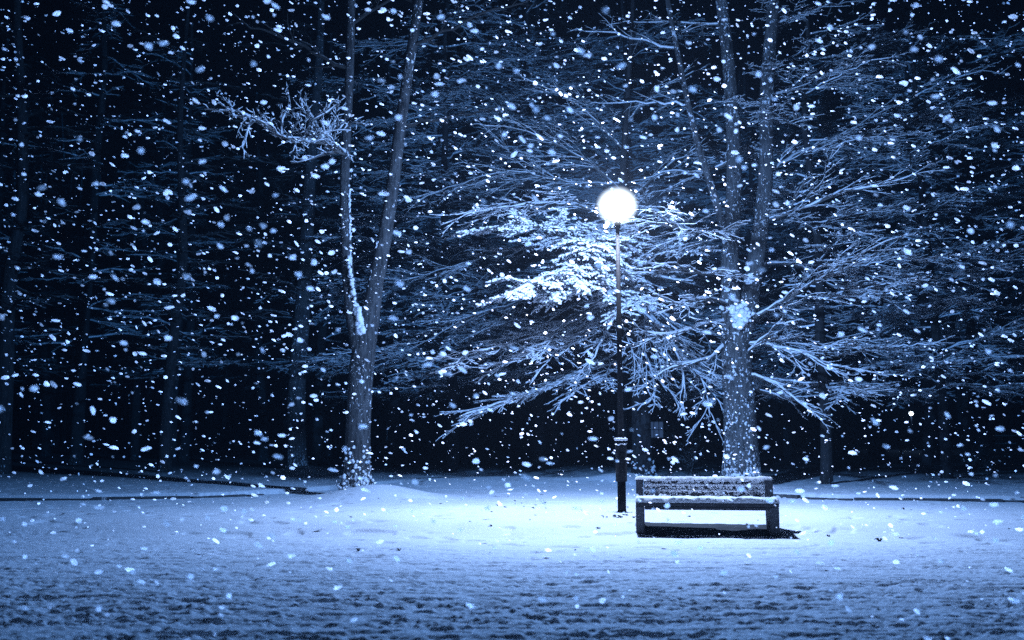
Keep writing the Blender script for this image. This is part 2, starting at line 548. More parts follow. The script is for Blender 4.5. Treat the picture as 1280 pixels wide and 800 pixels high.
def limb(B, S, pts, r0, r1, st, lvl=2, jit=0.05, t0=0.12):
    path = catmull(pts, 0.22)
    n = len(path)
    path = [tuple(p + Vector((st.rng.uniform(-jit, jit), st.rng.uniform(-jit, jit), st.rng.uniform(-jit, jit))) * (0 if i in (0,) else 1)) for i, p in enumerate(path)]
    radii = [r0 + (r1 - r0) * (i / (n - 1)) for i in range(n)]
    keep = st.snow; st.snow = keep * 1.55        # the heavy boughs carry the deepest snow
    put(B, S, path, radii, st, 6)
    st.snow = keep
    children(B, S, path, radii, lvl, st, t0)

RS = 1.0
def stem(pts, r, mb, rng, k=14, flare=0.0, lump=0.06):
    """a trunk or heavy stem through points with a radius each"""
    path = catmull(pts, 0.35)
    n = len(path); r = [q * RS for q in r]
    # arc-length radius lookup
    cum = [0.0]
    for i in range(1, n): cum.append(cum[-1] + (path[i] - path[i - 1]).length)
    cp = [0.0]
    for i in range(1, len(pts)): cp.append(cp[-1] + (pts[i] - pts[i - 1]).length)
    sc = cp[-1] / cum[-1]
    rad = [float(np.interp(c * sc, cp, r)) for c in cum]
    base = len(mb.v)
    mb.tube([tuple(p) for p in path], rad, k, cap=True)
    ph = rng.uniform(0, 6)
    for i in range(n):
        hgt = path[i].z - path[0].z
        fl = flare * math.exp(-max(hgt, 0) / 0.28)
        for j in range(k):
            idx = base + i * k + j
            v = Vector(mb.v[idx]); c = path[i]
            t = 2 * math.pi * j / k
            q = 1 + lump * math.sin(3 * t + ph + hgt * 0.5) * 0.6 + lump * rng.uniform(-.5, .5) + fl * (0.7 + 0.6 * max(0, math.sin(5 * t + ph)))
            mb.v[idx] = tuple(c + (v - c) * q)
    return path

def local(pts, org): return [p - org for p in pts]

# ------------------------------------------------------------------ the forked tree on the left
rng = random.Random(5)
def tree_left():
    g = P_left.copy(); g.z = H1(g.x, g.y) - 0.05
    root = empty("tree", g)
    tag(root, "forked tree left of the lamp, snow caught in its fork, one snowy bough reaching left", "tree")
    Y = g.y
    A = lambda px, py, dy=0: at(px, py, Y + dy) - g
    mb = MB()
    stem([Vector((0, 0, -0.1)), A(447, 560), A(449, 510), A(452, 460), A(456, 430), A(462, 400), A(470, 350), A(480, 300), A(491, 230), A(500, 160), A(510, 90), A(521, 20), A(530, -60), A(538, -160)],
         [0.36, 0.345, 0.335, 0.33, 0.31, 0.26, 0.22, 0.20, 0.18, 0.165, 0.15, 0.14, 0.13, 0.1], mb, rng, 20, 0.5)
    t = mb.build("trunk", M_bark, root)
    mb = MB()
    stem([A(453, 452, 0.02), A(449, 430, -.02), A(442, 400, -.05), A(436, 360), A(433, 310), A(431, 260), A(431, 210), A(434, 150), A(437, 80), A(439, 10), A(441, -80), A(444, -170)],
         [0.24, 0.24, 0.21, 0.17, 0.15, 0.145, 0.14, 0.13, 0.13, 0.12, 0.11, 0.08], mb, rng, 16)
    mb.build("stem", M_bark, root)
    # snow wedged in the fork and plastered up the right side of the left stem
    mb = MB()
    for i in range(90):
        u = rng.random() ** 1.7
        py = 414 - 95 * u; px = np.interp(py, [319, 360, 400, 414], [435.5, 440.5, 448, 452]) + rng.uniform(-3, 2.5) * (1.3 - u)
        q = rng.uniform(0.03, 0.085) * (1.15 - 0.75 * u)
        mb.blob(A(px, py, -0.18 + rng.uniform(-.06, .08)), (q * 1.1, q, q * 1.3), rng)
    for i in range(70):
        py = rng.uniform(230, 330); q = rng.uniform(0.012, 0.03)
        mb.blob(A(np.interp(py, [230, 330], [436.5, 438.5]) + rng.uniform(-.8, .8), py, -0.08), (q, q, q * 1.6), rng)
    for i in range(40):
        u = rng.random(); py = 405 - 110 * u; px = np.interp(py, [295, 350, 405], [474, 462.5, 456.5]) + rng.uniform(-1.5, 1.5); q = rng.uniform(0.012, 0.028)
        mb.blob(A(px, py, -0.12), (q, q, q * 1.4), rng)
    for i in range(60):
        a = rng.uniform(-2.9, -0.2); q = rng.uniform(0.015, 0.045); z = rng.random() ** 2 * 0.9
        rr = 0.36 * RS + 0.15 * math.exp(-z / 0.28)
        mb.blob((math.cos(a) * rr, math.sin(a) * rr, z + 0.05), (q, q, q), rng)
    tag(mb.build("lodged_snow", M_snow, root), kind="stuff")
    # the snowy bough
    B = MB(); S = MB()
    st = Style(rng, gap=(0.17, 0.13, 0.10), ratio=(0.5, 0.5, 0.45), wig=0.27, flat=0.5, droop=-0.02, minr=0.008, snow=1.25, lift=0.22, maxl=(1.15, 0.65, 0.35), ang=(25, 75))
    y2 = -0.5
    limb(B, S, [A(431, 192), A(424, 189, y2), A(405, 179, y2), A(380, 176, y2 - .4), A(352, 171, y2 - .8), A(334, 158, y2 - 1.0), A(316, 148, y2 - 1.2), A(292, 146, y2 - 1.4)], 0.055, 0.02, st, 2, 0.02, 0.1)
    limb(B, S, [A(405, 179, y2), A(398, 160, y2), A(385, 140, y2 + .2), A(372, 118, y2)], 0.03, 0.012, st, 1, 0.02)
    limb(B, S, [A(352, 171, y2 - .8), A(352, 150, y2 - .7), A(362, 132, y2 - .5), A(360, 112, y2 - .5)], 0.028, 0.012, st, 1, 0.02)
    limb(B, S, [A(380, 176, y2 - .4), A(392, 150, y2 - .6), A(410, 140, y2 - .6), A(426, 128, y2 - .6)], 0.026, 0.012, st, 1, 0.02)
    limb(B, S, [A(316, 148, y2 - 1.2), A(306, 172, y2 - 1.2), A(303, 186, y2 - 1.2), A(309, 196, y2 - 1.2)], 0.018, 0.010, st, 0, 0.02)
    limb(B, S, [A(316, 148, y2 - 1.2), A(296, 140, y2 - 1.3), A(275, 138, y2 - 1.4), A(256, 137, y2 - 1.4)], 0.022, 0.010, st, 1, 0.03)
    limb(B, S, [A(292, 146, y2 - 1.4), A(285, 128, y2 - 1.3), A(272, 118, y2 - 1.3)], 0.02, 0.010, st, 1, 0.03)
    limb(B, S, [A(433, 152), A(445, 152, -.3), A(460, 157, -.4)], 0.02, 0.010, st, 0, 0.03)
    o = B.build("bough", M_twig, root)
    S.build("snow_cover", M_snow, o)
    # upper crown, dark, above
    B = MB()
    st = Style(rng, gap=(0.4, 0.25, 0.2), wig=0.14, flat=0.3, minr=0.008, seg=0.25, lift=0.1)
    for (px, py, dx, dy, dz) in ((437, 90, -2.5, -.5, 1.0), (439, 30, 2.0, .5, 1.3), (515, 60, 2.8, -.5, 1.0), (522, 5, -2.0, .8, 1.4), (530, -40, 3.0, -1, 1.5), (440, -60, -3, 1, 1.6), (500, 160, 2.2, 1.2, 0.8)):
        a = A(px, py); limb(B, None, [a, a + Vector((dx * .5, dy * .5, dz * .6)), a + Vector((dx, dy, dz))], 0.05, 0.015, st, 1)
    B.build("crown", M_twig_dark, root)
RS = P_left.y / 28.3
tree_left()

# ------------------------------------------------------------------ the three-stemmed tree on the right
def tree_right():
    g = P_right.copy(); g.z = H1(g.x, g.y) - 0.05
    root = empty("tree", g)
    tag(root, "thick tree behind the bench splitting into three tall stems with snow in the fork", "tree")
    Y = g.y
    A = lambda px, py, dy=0: at(px, py, Y + dy) - g
    mb = MB()
    stem([Vector((0, 0, -0.1)), A(927, 560), A(924, 500), A(920, 450), A(916, 410), A(913, 370), A(912, 330), A(914, 290), A(917, 240), A(917, 180), A(914, 120), A(909, 60), A(902, 0), A(895, -80), A(890, -170)],
         [0.56, 0.50, 0.46, 0.44, 0.37, 0.29, 0.265, 0.25, 0.23, 0.22, 0.20, 0.19, 0.18, 0.16, 0.12], mb, rng, 22, 0.3)
    mb.build("trunk", M_bark_r, root)
    mb = MB()
    stem([A(922, 440, .05), A(928, 415, 0), A(936, 380), A(943, 340), A(949, 300), A(955, 250), A(958, 190), A(958, 120), A(962, 60), A(967, 0), A(972, -80), A(976, -170)],
         [0.30, 0.32, 0.29, 0.26, 0.25, 0.23, 0.21, 0.21, 0.20, 0.18, 0.16, 0.1], mb, rng, 18)
    mb.build("stem", M_bark_r, root)
    mb = MB()
    stem([A(911, 312, .03), A(906, 288, -.05), A(897, 260, -.1), A(885, 220, -.15), A(872, 180, -.2), A(860, 130, -.2), A(850, 80, -.2), A(838, 20, -.2), A(828, -40, -.2), A(815, -120, -.2)],
         [0.14, 0.135, 0.12, 0.11, 0.10, 0.09, 0.085, 0.08, 0.07, 0.05], mb, rng, 12)
    mb.build("stem", M_bark_r, root)
    mb = MB()
    for i in range(70):
        px = 925 + rng.gauss(0, 6); py = 398 + rng.gauss(0, 7) - abs(px - 925) * 0.4; q = rng.uniform(0.04, 0.10)
        mb.blob(A(px, py, -0.36 + rng.uniform(-.04, .08)), (q, q * .9, q * .8), rng)
    for cx, cy_, w in ((909, 361, 5), (940, 345, 6), (902, 384, 2), (905, 300, 2), (936, 352, 3)):
        for i in range(16):
            q = rng.uniform(0.02, 0.05)
            mb.blob(A(cx + rng.gauss(0, w * .6), cy_ + rng.gauss(0, 1.8), -0.26), (q, q, q * .7), rng)
    for i in range(120):
        a = rng.uniform(-2.9, -0.2); q = rng.uniform(0.012, 0.034); z = rng.random() ** 1.5 * 2.6
        rr = 0.53 * RS - z * 0.02 + 0.11 * math.exp(-z / 0.28)
        mb.blob((math.cos(a) * rr - z * 0.01, math.sin(a) * rr, z + 0.05), (q, q, q), rng)
    tag(mb.build("lodged_snow", M_snow, root), kind="stuff")
    B = MB(); S = MB()
    st = Style(rng, gap=(0.28, 0.17, 0.13), wig=0.12, flat=0.12, droop=0.01, minr=0.005, snow=0.75, maxl=(2.1, 0.85, 0.3), lift=0.01, ratio=(0.52, 0.45, 0.4), ang=(18, 50))
    L = [
        [(931, 403, 0), (985, 372, -.8), (1030, 345, -1.4), (1075, 318, -2.0), (1116, 297, -2.4)],
        [(926, 427, 0), (985, 436, -.6), (1030, 455, -1.2), (1075, 462, -1.6), (1110, 470, -2.0)],
        [(924, 467, 0), (970, 478, -.5), (1000, 505, -1.0), (1030, 527, -1.4)],
        [(944, 332, 0), (990, 330, .6), (1030, 352, 1.0), (1075, 372, 1.3)],
        [(955, 275, 0), (1000, 262, -.5), (1050, 240, -.9), (1100, 232, -1.3), (1150, 215, -1.5)],
        [(925, 447, 0), (968, 410, -.9), (985, 380, -1.6)],
        [(924, 482, 0), (975, 495, .9), (1010, 488, 1.6), (1050, 500, 2.0)],
        [(906, 335, 0), (880, 342, -1.2), (845, 330, -2.4), (815, 335, -3.2)],
        [(912, 380, 0), (880, 372, -1.0), (850, 378, -2.0), (815, 368, -3.0)],
        [(912, 400, 0), (875, 408, -.6), (840, 418, -1.2), (805, 415, -1.8)],
        [(914, 300, 0), (885, 292, -1.5), (845, 283, -3.0), (812, 262, -4.5)],
        [(912, 430, 0), (880, 450, -.5), (850, 455, -.9), (822, 468, -1.2)],
        [(955, 220, 0), (1000, 190, .5), (1050, 170, .8), (1100, 140, 1.0)],
        [(917, 200, 0), (880, 215, .8), (840, 215, 1.4), (800, 225, 1.8)],
    ]
    for l in L:
        limb(B, S, [A(*q) for q in l], 0.045, 0.014, st, 2, 0.035)
    o = B.build("boughs", M_twig, root)
    S.build("snow_cover", M_snow, o)
    B = MB()
    st = Style(rng, gap=(0.35, 0.22, 0.2), wig=0.14, flat=0.3, minr=0.009, seg=0.25, lift=0.05)
    for (px, py, dx, dy, dz) in ((958, 120, 3.2, 1.5, .8), (965, 30, 3.0, 1.5, 1.3), (905, 30, -2.8, 1.5, .6), (845, 60, -2.6, .8, .8), (972, -60, 3.4, -1, 1.2), (895, -80, -3, 1, 1.0), (860, 130, -2.4, 1.2, 0.4)):
        a = A(px, py); limb(B, None, [a, a + Vector((dx * .5, dy * .5, dz * .6)), a + Vector((dx, dy, dz))], 0.05, 0.015, st, 1)
    B.build("crown", M_twig_bg, root)
RS = P_right.y / 30.5
tree_right()

# ------------------------------------------------------------------ the spreading tree behind the lamp
def tree_lamp():
    g = P_lamp_tree.copy(); g.z = H1(g.x, g.y) - 0.05
    root = empty("tree", g)
    tag(root, "low spreading tree right behind the lamp, its drooping branches blazing white with snow", "tree")
    Y = g.y
    A = lambda px, py, dy=0: at(px, py, Y + dy) - g
    mb = MB()
    stem([Vector((0, 0, -0.1)), A(802, 540), A(801, 500), A(797, 440, -.4), A(789, 380, -1.0), A(782, 330, -1.8), A(779, 280, -2.4), A(778, 220, -2.8), A(783, 140, -3), A(788, 60, -3), A(792, -20, -3), A(796, -120, -3)],
         [0.30, 0.28, 0.265, 0.22, 0.16, 0.12, 0.09, 0.08, 0.07, 0.06, 0.05, 0.03], mb, rng, 14, 0.4)
    mb.build("trunk", M_bark_d, root)
    mb = MB()
    for i in range(40):
        a = rng.uniform(-3.1, 0); q = rng.uniform(0.02, 0.05); z = rng.random() ** 2 * 0.5
        rr = 0.30 * RS + 0.12 * math.exp(-z / 0.28)
        mb.blob((math.cos(a) * rr, math.sin(a) * rr, z + 0.05), (q, q, q), rng)
    tag(mb.build("lodged_snow", M_snow, root), kind="stuff")
    st = Style(rng, gap=(0.36, 0.18, 0.13), wig=0.11, flat=0.10, droop=0.015, minr=0.0045, snow=1.25, maxl=(2.3, 0.9, 0.3), ratio=(0.55, 0.45, 0.4), ang=(18, 48))
    sh = Style(rng, gap=(0.14, 0.065, 0.045), wig=0.13, flat=0.07, droop=0.02, minr=0.012, snow=2.4, maxl=(0.95, 0.40, 0.12), ang=(25, 60))
    sp = Style(rng, gap=(0.30, 0.18, 0.13), wig=0.11, flat=0.11, droop=0.01, minr=0.0045, snow=0.6, maxl=(2.0, 0.9, 0.3), ratio=(0.5, 0.45, 0.4), ang=(18, 50))
    B = MB(); S = MB()
    L = [
        (st, [(786, 355, -1.3), (745, 385, -2.6), (700, 410, -3.8), (650, 428, -4.8), (600, 438, -5.6), (562, 442, -6.2)], .05),
        (st, [(788, 372, -1.1), (750, 400, -2.4), (700, 428, -3.4), (650, 446, -4.2), (600, 462, -5.0)], .04),
        (st, [(780, 300, -2.1), (735, 262, -3.5), (690, 254, -4.5), (640, 258, -5.2), (580, 268, -6.0)], .035),
        (sh, [(781, 312, -1.9), (752, 312, -4.5), (728, 326, -6.2), (700, 342, -7.2), (668, 352, -7.8), (640, 366, -8.2)], .04),
        (sh, [(781, 318, -1.9), (756, 335, -4.4), (735, 345, -5.8), (705, 352, -6.8), (690, 362, -7.2)], .03),
        (sh, [(778, 280, -2.4), (745, 288, -4.4), (700, 292, -5.6), (660, 282, -6.4), (618, 286, -7.0)], .02),
        (st, [(788, 365, -1.1), (815, 395, -2.0), (848, 438, -3.0), (880, 480, -3.8), (908, 522, -4.4)], .04),
        (st, [(790, 390, -1.0), (800, 425, -1.8), (812, 462, -2.6), (817, 495, -3.2), (796, 512, -3.6)], .035),
        (st, [(783, 325, -1.8), (820, 345, -3.2), (865, 350, -4.0)], .03),
        (st, [(784, 335, -1.7), (825, 372, -3.0), (862, 386, -3.6)], .03),
        (sh, [(779, 290, -2.3), (815, 305, -4.5), (850, 312, -5.5), (892, 310, -6.0)], .03),
        (st, [(779, 275, -2.5), (815, 262, -3.8), (848, 282, -4.6), (892, 288, -5.0)], .03),
        (sp, [(778, 260, -2.6), (825, 215, -3.2), (862, 190, -3.6), (905, 170, -4)], .03),
        (sp, [(778, 240, -2.7), (730, 200, -3.4), (670, 168, -3.8), (600, 155, -4.2)], .03),
        (st, [(795, 430, -.5), (745, 455, -1.8), (695, 482, -2.8), (630, 503, -3.6), (575, 520, -4.2)], .035),
        (sp, [(781, 190, -2.8), (720, 130, -3.2), (650, 95, -3.6)], .03),
        (sp, [(784, 150, -3), (825, 110, -3.2), (880, 85, -3.2)], .03),
        (st, [(796, 432, -.5), (770, 462, -1.6), (742, 474, -2.4), (700, 505, -3.0)], .025),
        (sp, [(783, 330, -1.8), (730, 330, -1.0), (660, 372, -.4), (590, 395, 0), (510, 440, .4)], .03),
        (sp, [(781, 310, -1.9), (720, 300, -1.2), (640, 312, -.6), (560, 335, -.2), (500, 352, .2)], .03),
        (sp, [(778, 230, -2.7), (710, 228, -2.4), (640, 215, -2.2), (560, 235, -2.0), (510, 260, -2)], .03),
        (sp, [(790, 400, -.8), (720, 412, -.4), (650, 400, 0), (590, 420, .3)], .03),
        (sh, [(779, 300, -2.2), (765, 308, -5), (748, 322, -6.2), (722, 336, -7), (695, 349, -7.6)], .03),
        (sh, [(782, 325, -1.8), (768, 330, -4.4), (750, 345, -5.6), (722, 358, -6.6), (690, 372, -7.2)], .03),
        (st, [(786, 350, -1.4), (770, 395, -3.0), (752, 425, -3.8), (735, 462, -4.4)], .025),
        (st, [(786, 350, -1.4), (800, 385, -2.6), (828, 415, -3.4), (850, 455, -4.0), (855, 490, -4.4)], .03),
        (sh, [(782, 330, -1.8), (770, 352, -4.0), (790, 372, -5.0), (775, 392, -5.6)], .025),
        (st, [(790, 380, -1), (830, 400, 0.2), (880, 420, .8), (920, 440, 1.2)], .03),
        (sh, [(780, 300, -2.2), (770, 300, -5.2), (742, 302, -6.8), (722, 312, -7.6)], .02),
    ]
    for s_, l, r in L:
        if l[-1][0] > 850: l = [(min(a, 884 + 0.15 * (a - 884)) if a > 884 else a, b, c * 0.75) for a, b, c in l]
        limb(B, S, [A(*q) for q in l], r, 0.011, s_, 2, 0.03)
    o = B.build("boughs", M_twig, root)
    S.build("snow_cover", M_snow, o)
RS = P_lamp_tree.y / 30.0
tree_lamp()
RS = 1.0

# ------------------------------------------------------------------ trees of the wood: a few kinds, copied
def wood_tree(kind, seed, twm, barkm, h=17.0, low=3.4, nl=34, reach=(2.2, 4.6), lvl=1, gap=(0.34, 0.2, 0.16), r=0.24, minr=0.012, flat=0.09):
    rg = random.Random(seed)
    root = empty("tree")
    mb = MB()
    pts = [Vector((0, 0, -0.25))]; x = y = 0; n = 7
    for i in range(1, n + 1):
        x += rg.uniform(-.22, .22); y += rg.uniform(-.22, .22); pts.append(Vector((x, y, h * i / n)))
    path = stem(pts, [r * (1 - 0.75 * i / n) for i in range(n + 1)], mb, rg, 10, 0.35)
    mb.build("trunk", barkm, root)
    B = MB()
    st = Style(rg, gap=gap, wig=0.13, flat=flat, droop=0.015, minr=minr, seg=0.26, maxl=(1.9, 0.8, 0.3), ratio=(0.45, 0.42, 0.4))
    st2 = Style(rg, gap=(0.22, 0.12, 0.09), wig=0.12, flat=0.07, droop=0.015, minr=0.021, seg=0.22, maxl=(1.7, 0.6, 0.25), ratio=(0.45, 0.42, 0.4))
    for i in range(nl):
        z = low + (h - low - 1) * (i / nl) ** 1.15 + rg.uniform(-.25, .25)
        c = min(path, key=lambda p: abs(p.z - z))
        a = rg.uniform(0, 2 * math.pi); L = rg.uniform(*reach) * (1.0 - 0.35 * i / nl)
        d = Vector((math.cos(a), math.sin(a), 0)); up = rg.uniform(-0.15, 0.28)
        p = [c, c + d * L * .35 + Vector((0, 0, up * L * .45)), c + d * L * .7 + Vector((rg.uniform(-.3, .3), rg.uniform(-.3, .3), up * L * .6)), c + d * L + Vector((rg.uniform(-.4, .4), rg.uniform(-.4, .4), up * L * .45))]
        heavy = lvl == 2 and rg.random() < 0.42
        limb(B, None, p, 0.045, 0.015, st2 if heavy else st, lvl, 0.05)
    B.build("crown", twm, root)
    return root

def copy_tree(src, loc, rz, s=1.0):
    c = src.copy(); col.objects.link(c)
    c.location = loc; c.rotation_euler = (0, 0, rz); c.scale = (s, s, s)
    for ch in src.children:
        k = ch.copy(); col.objects.link(k); k.parent = c
    return c

kinds = {}
kinds['lush'] = [wood_tree('lush', 31 + i, M_twig_bg, M_bark_d, 17, 3.0, 44, (2.6, 5.4), 2, (0.24, 0.16, 0.13), 0.2, 0.015) for i in range(3)]
kinds['plain'] = [wood_tree('plain', 51 + i, M_twig_bg, M_bark_d, 19, 4.2, 34, (2.0, 4.2), 1, (0.28, 0.2, 0.16), 0.24) for i in range(2)]
kinds['bare'] = [wood_tree('bare', 71 + i, M_twig_dark, M_bark_d, 20, 4.0, 30, (2.0, 4.4), 1, (0.32, 0.2, 0.16), 0.27) for i in range(2)]
kinds['grey'] = [wood_tree('grey', 91, M_twig_dark, M_bark, 20, 5.5, 24, (2.0, 4.4), 1, (0.32, 0.2, 0.16), 0.36)]
used = set()
def plant(kind, px, py, Y, label, rz=None, s=1.0, group=None, i=0):
    src = kinds[kind][i]
    p = at(px, 560, Y) if Y else ground_hit(px, py); Y = p.y; z = H1(p.x, Y)
    rz = rng.uniform(0, 6.28) if rz is None else rz
    if src.name in used:
        o = copy_tree(src, (p.x, Y, z), rz, s)
    else:
        used.add(src.name); o = src; o.location = (p.x, Y, z); o.rotation_euler = (0, 0, rz); o.scale = (s, s, s)
    for k in ('label', 'category', 'group'):
        if k in o: del o[k]
    tag(o, label, "tree", group)
    return o

G = "bare trees of the wood around the clearing"
plant('grey', 372, 587, 0, "straight dark trunk just left of the forked tree, snow heaped at its foot", group=G, s=.95)
plant('bare', 205, 590, 0, "dim trunk standing alone far left beyond the edging", group=G, s=.8)
plant('bare', 692, 584, 0, "short dark trunk between the forked tree and the lamp", group=G, s=.95)
plant('lush', 1033, 605, 0, "slim dark trunk just right of the bench, beyond the edging", group=G, s=.78)
plant('lush', 1157, 592, 0, "left trunk of the close pair at the right side of the wood", group=G, i=1, s=.9)
plant('lush', 1184, 598, 0, "right and nearer trunk of the close pair at the right side of the wood", group=G, i=2, s=.8)
plant('plain', 1062, 583, 0, "thin trunk behind the slim tree right of the bench", group=G)
plant('plain', 1096, 578, 0, "leaning thin trunk midway between the bench and the close pair", group=G, i=1)
plant('bare', 2, 592, 0, "dark trunk cut by the left edge of the picture", group=G, s=1.05)
plant('bare', 190, 570, 0, "faint far trunk behind the lone tree at far left", group=G, i=1, s=1.1)
rb = random.Random(99)
LB = {'lush': ("wide tree with layered snowy boughs in the lit edge of the wood", "snowy layered trees close behind the clearing"),
      'plain': ("tall narrow tree with short snow-dusted boughs deeper in the wood", "narrow snow-dusted trees in the middle of the wood"),
      'bare': ("dark straight tree with hardly any snow deep in the black wood", "dark trees deep in the wood")}
def scatter(kind, n, xr, yr, s=(0.9, 1.2), minsep=2.4, pts=[]):
    c = 0; tries = 0
    while c < n and tries < 4000:
        tries += 1
        Y = rb.uniform(*yr); px = rb.uniform(*xr)
        x = (px - 640) / F * Y
        if any(math.hypot(x - a, Y - b) < minsep for a, b in pts): continue
        pts.append((x, Y)); c += 1
        plant(kind, px, 560, Y, LB[kind][0], group=LB[kind][1], s=rb.uniform(*s), i=rb.randrange(len(kinds[kind])))
scatter('lush', 17, (600, 1450), (33.5, 45), (0.85, 1.1), 2.7)
scatter('lush', 6, (460, 700), (33, 43), (0.8, 1.0), 2.7)
scatter('plain', 14, (480, 1500), (46, 66))
scatter('plain', 5, (-150, 470), (42, 54))
scatter('bare', 10, (-250, 480), (46, 66))
scatter('bare', 22, (-300, 1600), (64, 92), (1.1, 1.5))

# the last of the wood reads as one mass
mb = MB()
for i in range(520):
    a = rb.uniform(-0.75, 0.75); d = rb.uniform(92, 122)
    x = math.sin(a) * d; y = math.cos(a) * d; r = rb.uniform(0.1, 0.3); h = rb.uniform(20, 30)
    mb.tube([(x, y, -1), (x + rb.uniform(-.6, .6), y, h * .5), (x + rb.uniform(-1, 1), y, h)], [r, r * .7, r * .3], 5)
    for j in range(26):
        z = rb.uniform(5, h); b_ = rb.uniform(0, 6.28); L = rb.uniform(1.5, 4)
        mb.tube([(x, y, z), (x + math.cos(b_) * L * .5, y + math.sin(b_) * L * .5, z + L * .2), (x + math.cos(b_) * L, y + math.sin(b_) * L, z + L * .25)], [.05, .035, .015], 3, cap=False)
o = mb.build("far_woods", M_bark_d)
tag(o, "far black mass of trees closing off the wood", "woods", None, 'stuff')

# ------------------------------------------------------------------ undergrowth at the wood's edge
def bush(px, Y, h, n, label, s):
    rg = random.Random(s)
    p = at(px, 590, Y); root = empty("bush", (p.x, Y, H1(p.x, Y)))
    tag(root, label, "bush", "thin bushes at the edge of the wood")
    B = MB()
    st = Style(rg, gap=(0.2, 0.14, 0.1), wig=0.14, flat=0.3, droop=-0.01, minr=0.005, seg=0.2, maxl=(0.8, 0.4, 0.2), ratio=(.4, .4, .4))
    for i in range(n):
        a = rg.uniform(0, 6.28); d = norm((math.cos(a) * .5, math.sin(a) * .5, 1.0))
        grow(B, None, (rg.uniform(-.15, .15), rg.uniform(-.15, .15), -.05), d, h * rg.uniform(.6, 1.1), 0.012, 2, st)
    B.build("twigs", M_twig_dark, root)
bush(862, 31.5, 1.9, 9, "thin leafless bush between the lamp tree and the three-stemmed tree", 1)
bush(1215, 33.0, 1.2, 12, "low dark leafless bush right of the close pair of trunks", 2)

# ------------------------------------------------------------------ lamp
def globe_mat():
    """frosted globe: fierce in the middle, thinning out towards its rim"""
    m = bpy.data.materials.new("lamp_globe"); m.use_nodes = True
    nt = m.node_tree; nt.nodes.clear()
    m.cycles.emission_sampling = 'NONE'
    e = N(nt, "ShaderNodeEmission"); e.inputs[0].default_value = (0.80, 0.91, 1.0, 1); e.inputs[1].default_value = 5.5
    t = N(nt, "ShaderNodeBsdfTransparent"); lw = N(nt, "ShaderNodeLayerWeight"); lw.inputs[0].default_value = 0.5
    f = mathn(nt, 'POWER', mathn(nt, 'SUBTRACT', 1.0, lw.outputs['Facing'], clamp=True), 4.0)
    mx = N(nt, "ShaderNodeMixShader"); nt.links.new(mathn(nt, 'MULTIPLY', f, 0.75), mx.inputs[0])
    o = N(nt, "ShaderNodeOutputMaterial")
    nt.links.new(t.outputs[0], mx.inputs[1]); nt.links.new(e.outputs[0], mx.inputs[2]); nt.links.new(mx.outputs[0], o.inputs[0])
    return m
M_metal = plain("lamp_post_paint", (0.006, 0.007, 0.009), 0.7, (0.016, 0.017, 0.02), 20, 0.3)
base = ground_hit(777.5, 640)
LH = at(771.5, 257, base.y)
gz = H1(base.x, base.y)
lampo = empty("street_lamp", (base.x, base.y, gz))
tag(lampo, "tall slim park lamp with a glowing white globe, standing beside the bench", "street lamp")
hgt = LH.z - gz
lean = ((LH.x - base.x) / hgt, 0)
mb = MB()
mb.lathe((0, 0, 0), [(0.085, -0.2), (0.085, 0.0), (0.074, 0.03), (0.072, 0.52)], 20, lean=lean)
mb.build("foot", M_metal, lampo)
mb = MB()
mb.lathe((0, 0, 0), [(0.098, 0.521), (0.098, 1.17), (0.104, 1.18), (0.104, 1.215), (0.085, 1.235), (0.062, 1.29)], 20, lean=lean)
ho = mb.build("service_box", M_metal, lampo)
mb = MB()
mb.box(-0.045, 0.045, -0.108, -0.096, 0.66, 1.02)
mb.build("hatch", M_metal, ho, False, 0.004)
mb = MB()
mb.lathe((0, 0, 0), [(0.050, 1.29), (0.044, 3.0), (0.034, hgt - 0.42)], 16, lean=lean)
mb.build("pole", M_metal, lampo)
mb = MB()
mb.lathe((0, 0, 0), [(0.038, hgt - 0.42), (0.055, hgt - 0.40), (0.055, hgt - 0.33), (0.066, hgt - 0.31), (0.068, hgt - 0.30)], 20, lean=lean)
mb.build("collar", M_metal, lampo)
mb = MB()
rr = 0.40  # globe made wide so its faint rim takes the place of glare
mb.lathe((0, 0, hgt), [(max(0.02, rr * math.sin(math.pi * i / 16)), -rr * 0.92 * math.cos(math.pi * i / 16)) for i in range(17)], 32)
o = mb.build("globe", globe_mat(), lampo)
o.location = (lean[0] * hgt, 0, 0)
mb = MB(); rg = random.Random(3)
for i in range(26):
    a = rg.uniform(0, 6.28); q = rg.uniform(.02, .036)
    mb.blob((math.cos(a) * .085 + lean[0] * 1.25, math.sin(a) * .085, 1.235 + q * .3), (q * 1.3, q * 1.3, q * .9), rg)
for i in range(14):
    a = rg.uniform(-2.6, -.3); q = rg.uniform(.01, .02)
    mb.blob((math.cos(a) * .10 + lean[0] * 1.1, math.sin(a) * .10, 1.165 + rg.uniform(-.015, .01)), (q * 1.6, q, q * .8), rg)
mb.build("snow_ring", M_snow, lampo)

ld = bpy.data.lights.new("lamp_light", 'POINT')
ld.energy = LAMP_WHITE; ld.shadow_soft_size = 0.13; ld.color = (1, 1, 1)
ld.use_nodes = True
ln = ld.node_tree; ln.nodes.clear()
fo = N(ln, "ShaderNodeLightFalloff"); fo.inputs['Strength'].default_value = 1.0
